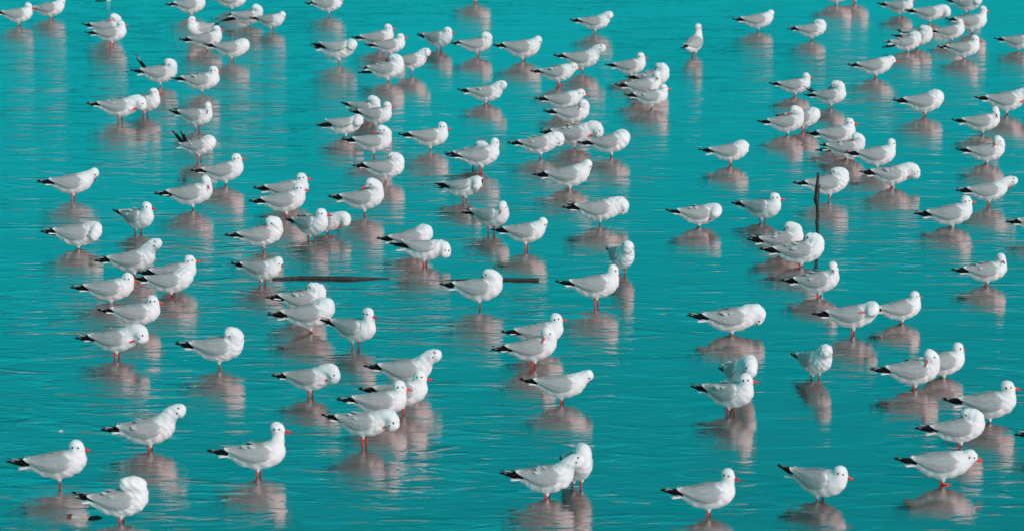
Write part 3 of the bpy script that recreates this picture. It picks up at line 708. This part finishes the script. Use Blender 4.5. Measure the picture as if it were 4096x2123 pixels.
 (1.082, 14.724, -36, 0.960, 'N', 2, 0.025, 0, 0, 0, 0, 0, 'gull with head raised, looking straight ahead, on two legs in front of a bowed gull'),
 (-0.637, 14.599, 0, 0.941, 'N', 1, 0.024, 0, 0, 0, 0, 0, 'gull with head raised, looking straight ahead, between a bowed gull and a forward-looking gull'),
 (2.343, 14.576, 0, 0.978, 'N', 1, 0.014, 0, 0, 0, 0, 0, 'gull with head raised, looking straight ahead, behind a headless-looking gull'),
 (-0.705, 14.193, -8, 0.897, 'D', 2, 0.045, 0, 0, 0, 0, 0, 'gull with head bowed low under its breast, between a long-necked gull and a forward-looking gull'),
 (2.139, 14.167, 0, 0.910, 'Bh', 2, 0.021, 0, 8, 0, 0, 0, 'gull with head hidden in its back plumage in front of a forward-looking gull'),
 (-1.725, 14.126, 0, 0.966, 'Pu', 2, 0.020, 0, 0, 0, 0, 0, 'gull with high arched neck, preening its breast, alone on two legs'),
 (2.599, 14.103, 0, 0.902, 'N', 1, 0.018, 0, 0, 0, 0, 0, 'gull with head raised, looking straight ahead, alone on one leg'),
 (-1.176, 13.723, 0, 0.989, 'Nt', 2, 0.029, 0, 0, 0, 0, 0, 'gull on two legs with the tallest, most stretched neck in the flock'),
 (1.981, 13.589, 0, 0.964, 'K', 1, 0.024, 0, 0, -6, 1, 0, 'gull striding with one bright red leg folded up under its belly'),
 (-2.077, 13.571, 0, 0.999, 'N', 1, 0.031, 0, 0, 0, 0, 0, 'gull on one leg with bright red bill, head raised, beside floating white speck'),
 (0.297, 13.555, -68, 0.960, 'Th', 2, 0.023, 0, 0, 12, 0, 0, 'rounded gull with tucked head behind a gull that arches its neck'),
 (0.161, 13.402, 0, 0.911, 'Pu', 2, 0.018, 0, 0, 0, 0, 0, 'gull with high arched neck, preening its breast in front of a tucked-up gull'),
 (1.394, 13.358, -36, 0.960, 'Nh', 2, 0.017, 0, 0, -4, 0, 0, 'gull with head sunk low, looking ahead, between a long-necked gull and a leaning gull'),
 (0.877, 13.141, 0, 0.906, 'Nt2', 2, 0.029, 0, 0, 0, 0, 0, 'gull with raised neck and half-turned face, alone on two legs'),
 (-1.729, 13.059, 0, 0.936, 'B2', 2, 0.020, 10, 0, 0, 0, 0, 'gull twisting its head upside down over its back, near floating scraps'),
]
for g in GULLS: make_gull(*g)

# ------------------------------------------------------------------ stake and driftwood
def stick(name, path, mat, label, cat, NR=10, seed=1):
    r = random.Random(seed); V, F = [], []; NSEG = 46
    pts = []
    for i in range(NSEG):
        t = i / (NSEG - 1) * (len(path) - 1); k = min(int(t), len(path) - 2); w = t - k
        a, b_ = path[k], path[k + 1]
        pts.append([a[c] + (b_[c] - a[c]) * w for c in range(4)])
    base = Vector(path[0][:3])
    for i, p in enumerate(pts):
        q0 = Vector(pts[max(0, i - 1)][:3]); q1 = Vector(pts[min(NSEG - 1, i + 1)][:3]); d = (q1 - q0).normalized()
        s1 = d.cross(Vector((0, 0, 1)) if abs(d.z) < .8 else Vector((0, 1, 0))).normalized(); s2 = d.cross(s1)
        for k in range(NR):
            a = 2 * math.pi * k / NR; rr = p[3] * .86 * (1 + r.uniform(-.10, .10))
            V.append(tuple(Vector(p[:3]) + (s1 * math.cos(a) + s2 * math.sin(a)) * rr - base))
    for i in range(NSEG - 1):
        for k in range(NR):
            a = i * NR + k; c = i * NR + (k + 1) % NR; F.append((a, c, c + NR, a + NR))
    F.append(tuple(reversed(range(NR)))); F.append(tuple(range((NSEG - 1) * NR, NSEG * NR)))
    o = link(name, mesh_from(name, V, F, mat)); o.location = base; tag(o, label, cat); return o

sx, sy = 1.863, 18.399
stick("wooden_stake", [(sx + .004, sy, -.06, .009), (sx + .002, sy, .02, .010), (sx - .004, sy, .10, .0135), (sx + .001, sy + .003, .16, .012), (sx - .006, sy, .215, .013),
      (sx - .012, sy, .245, .022), (sx - .006, sy, .275, .018), (sx - .010, sy, .305, .016), (sx - .004, sy, .33, .018), (sx - .007, sy, .345, .011), (sx - .003, sy, .41, .0085)],
      M_BARK, "thin dark knobbly wooden stake standing upright in the water", "stake", seed=4)
stick("driftwood_stick", [(-1.388, 17.401, .001, .008), (-1.229, 17.419, .003, .014), (-0.938, 17.401, .003, .016), (-0.710, 17.419, .001, .003)],
      M_BARK, "long brown stick floating flat, tapering to a point", "stick", seed=8)
stick("driftwood_stick", [(-0.405, 17.384, -.002, .004), (-0.214, 17.384, .001, .008), (-0.069, 17.384, .002, .012), (0.156, 17.372, .003, .013)],
      M_BARK, "short blunt brown stick floating beside a gull on one leg", "stick", seed=9)
def scrap(name, loc, pts, mat, tipv, label, cat):
    nb = len(pts); V = [(x, y, .003 + .002 * math.sin(9 * x * 40)) for x, y in pts] + [(x, y, -.002) for x, y in pts]
    F = [tuple(range(nb)), tuple(reversed(range(nb, 2 * nb)))] + [(i, i + nb, (i + 1) % nb + nb, (i + 1) % nb) for i in range(nb)]
    me = mesh_from(name, V, F, mat, False)
    set_attr(me, "tip", [tipv] * (2 * nb)); set_attr(me, "mantle", [0.0] * (2 * nb)); set_attr(me, "spot", [0.0] * (2 * nb))
    o = link(name, me); o.location = loc; tag(o, label, cat); return o
scrap("leaf_scrap", (-1.967, 13.124, 0), [(-.012, -.02), (.006, -.024), (.016, -.004), (.008, .02), (-.01, .018), (-.016, 0)], M_LEAF, 1.0, "tiny orange scrap floating on the water", "scrap")
scrap("white_feather", (-1.941, 13.114, 0), [(-.018, -.012), (.014, -.016), (.03, 0), (.012, .014), (-.016, .012)], M_WHITE, 0, "small white feather floating beside the orange scrap", "feather")
scrap("dark_feather", (-1.857, 13.096, 0), [(-.026, -.02), (.0, -.03), (.026, -.016), (.036, .004), (.01, .03), (-.022, .018)], M_PRIM, 0, "small dark feather floating near a preening gull", "feather")
scrap("white_feather", (-2.191, 14.413, 0), [(-.008, -.008), (.006, -.009), (.01, .004), (-.006, .01)], M_WHITE, 0, "white speck of down floating on open water", "feather")
scrap("dark_feather", (-3.679, 27.515, 0), [(-.05, -.02), (.02, -.024), (.05, 0), (.012, .018), (-.05, .012)], M_PRIM, 0, "dark feather floating beside a white scrap", "feather")
scrap("white_feather", (-3.612, 27.501, 0), [(-.014, -.02), (.012, -.022), (.018, .012), (-.01, .02)], M_WHITE, 0, "white scrap floating at the end of a dark feather", "feather")
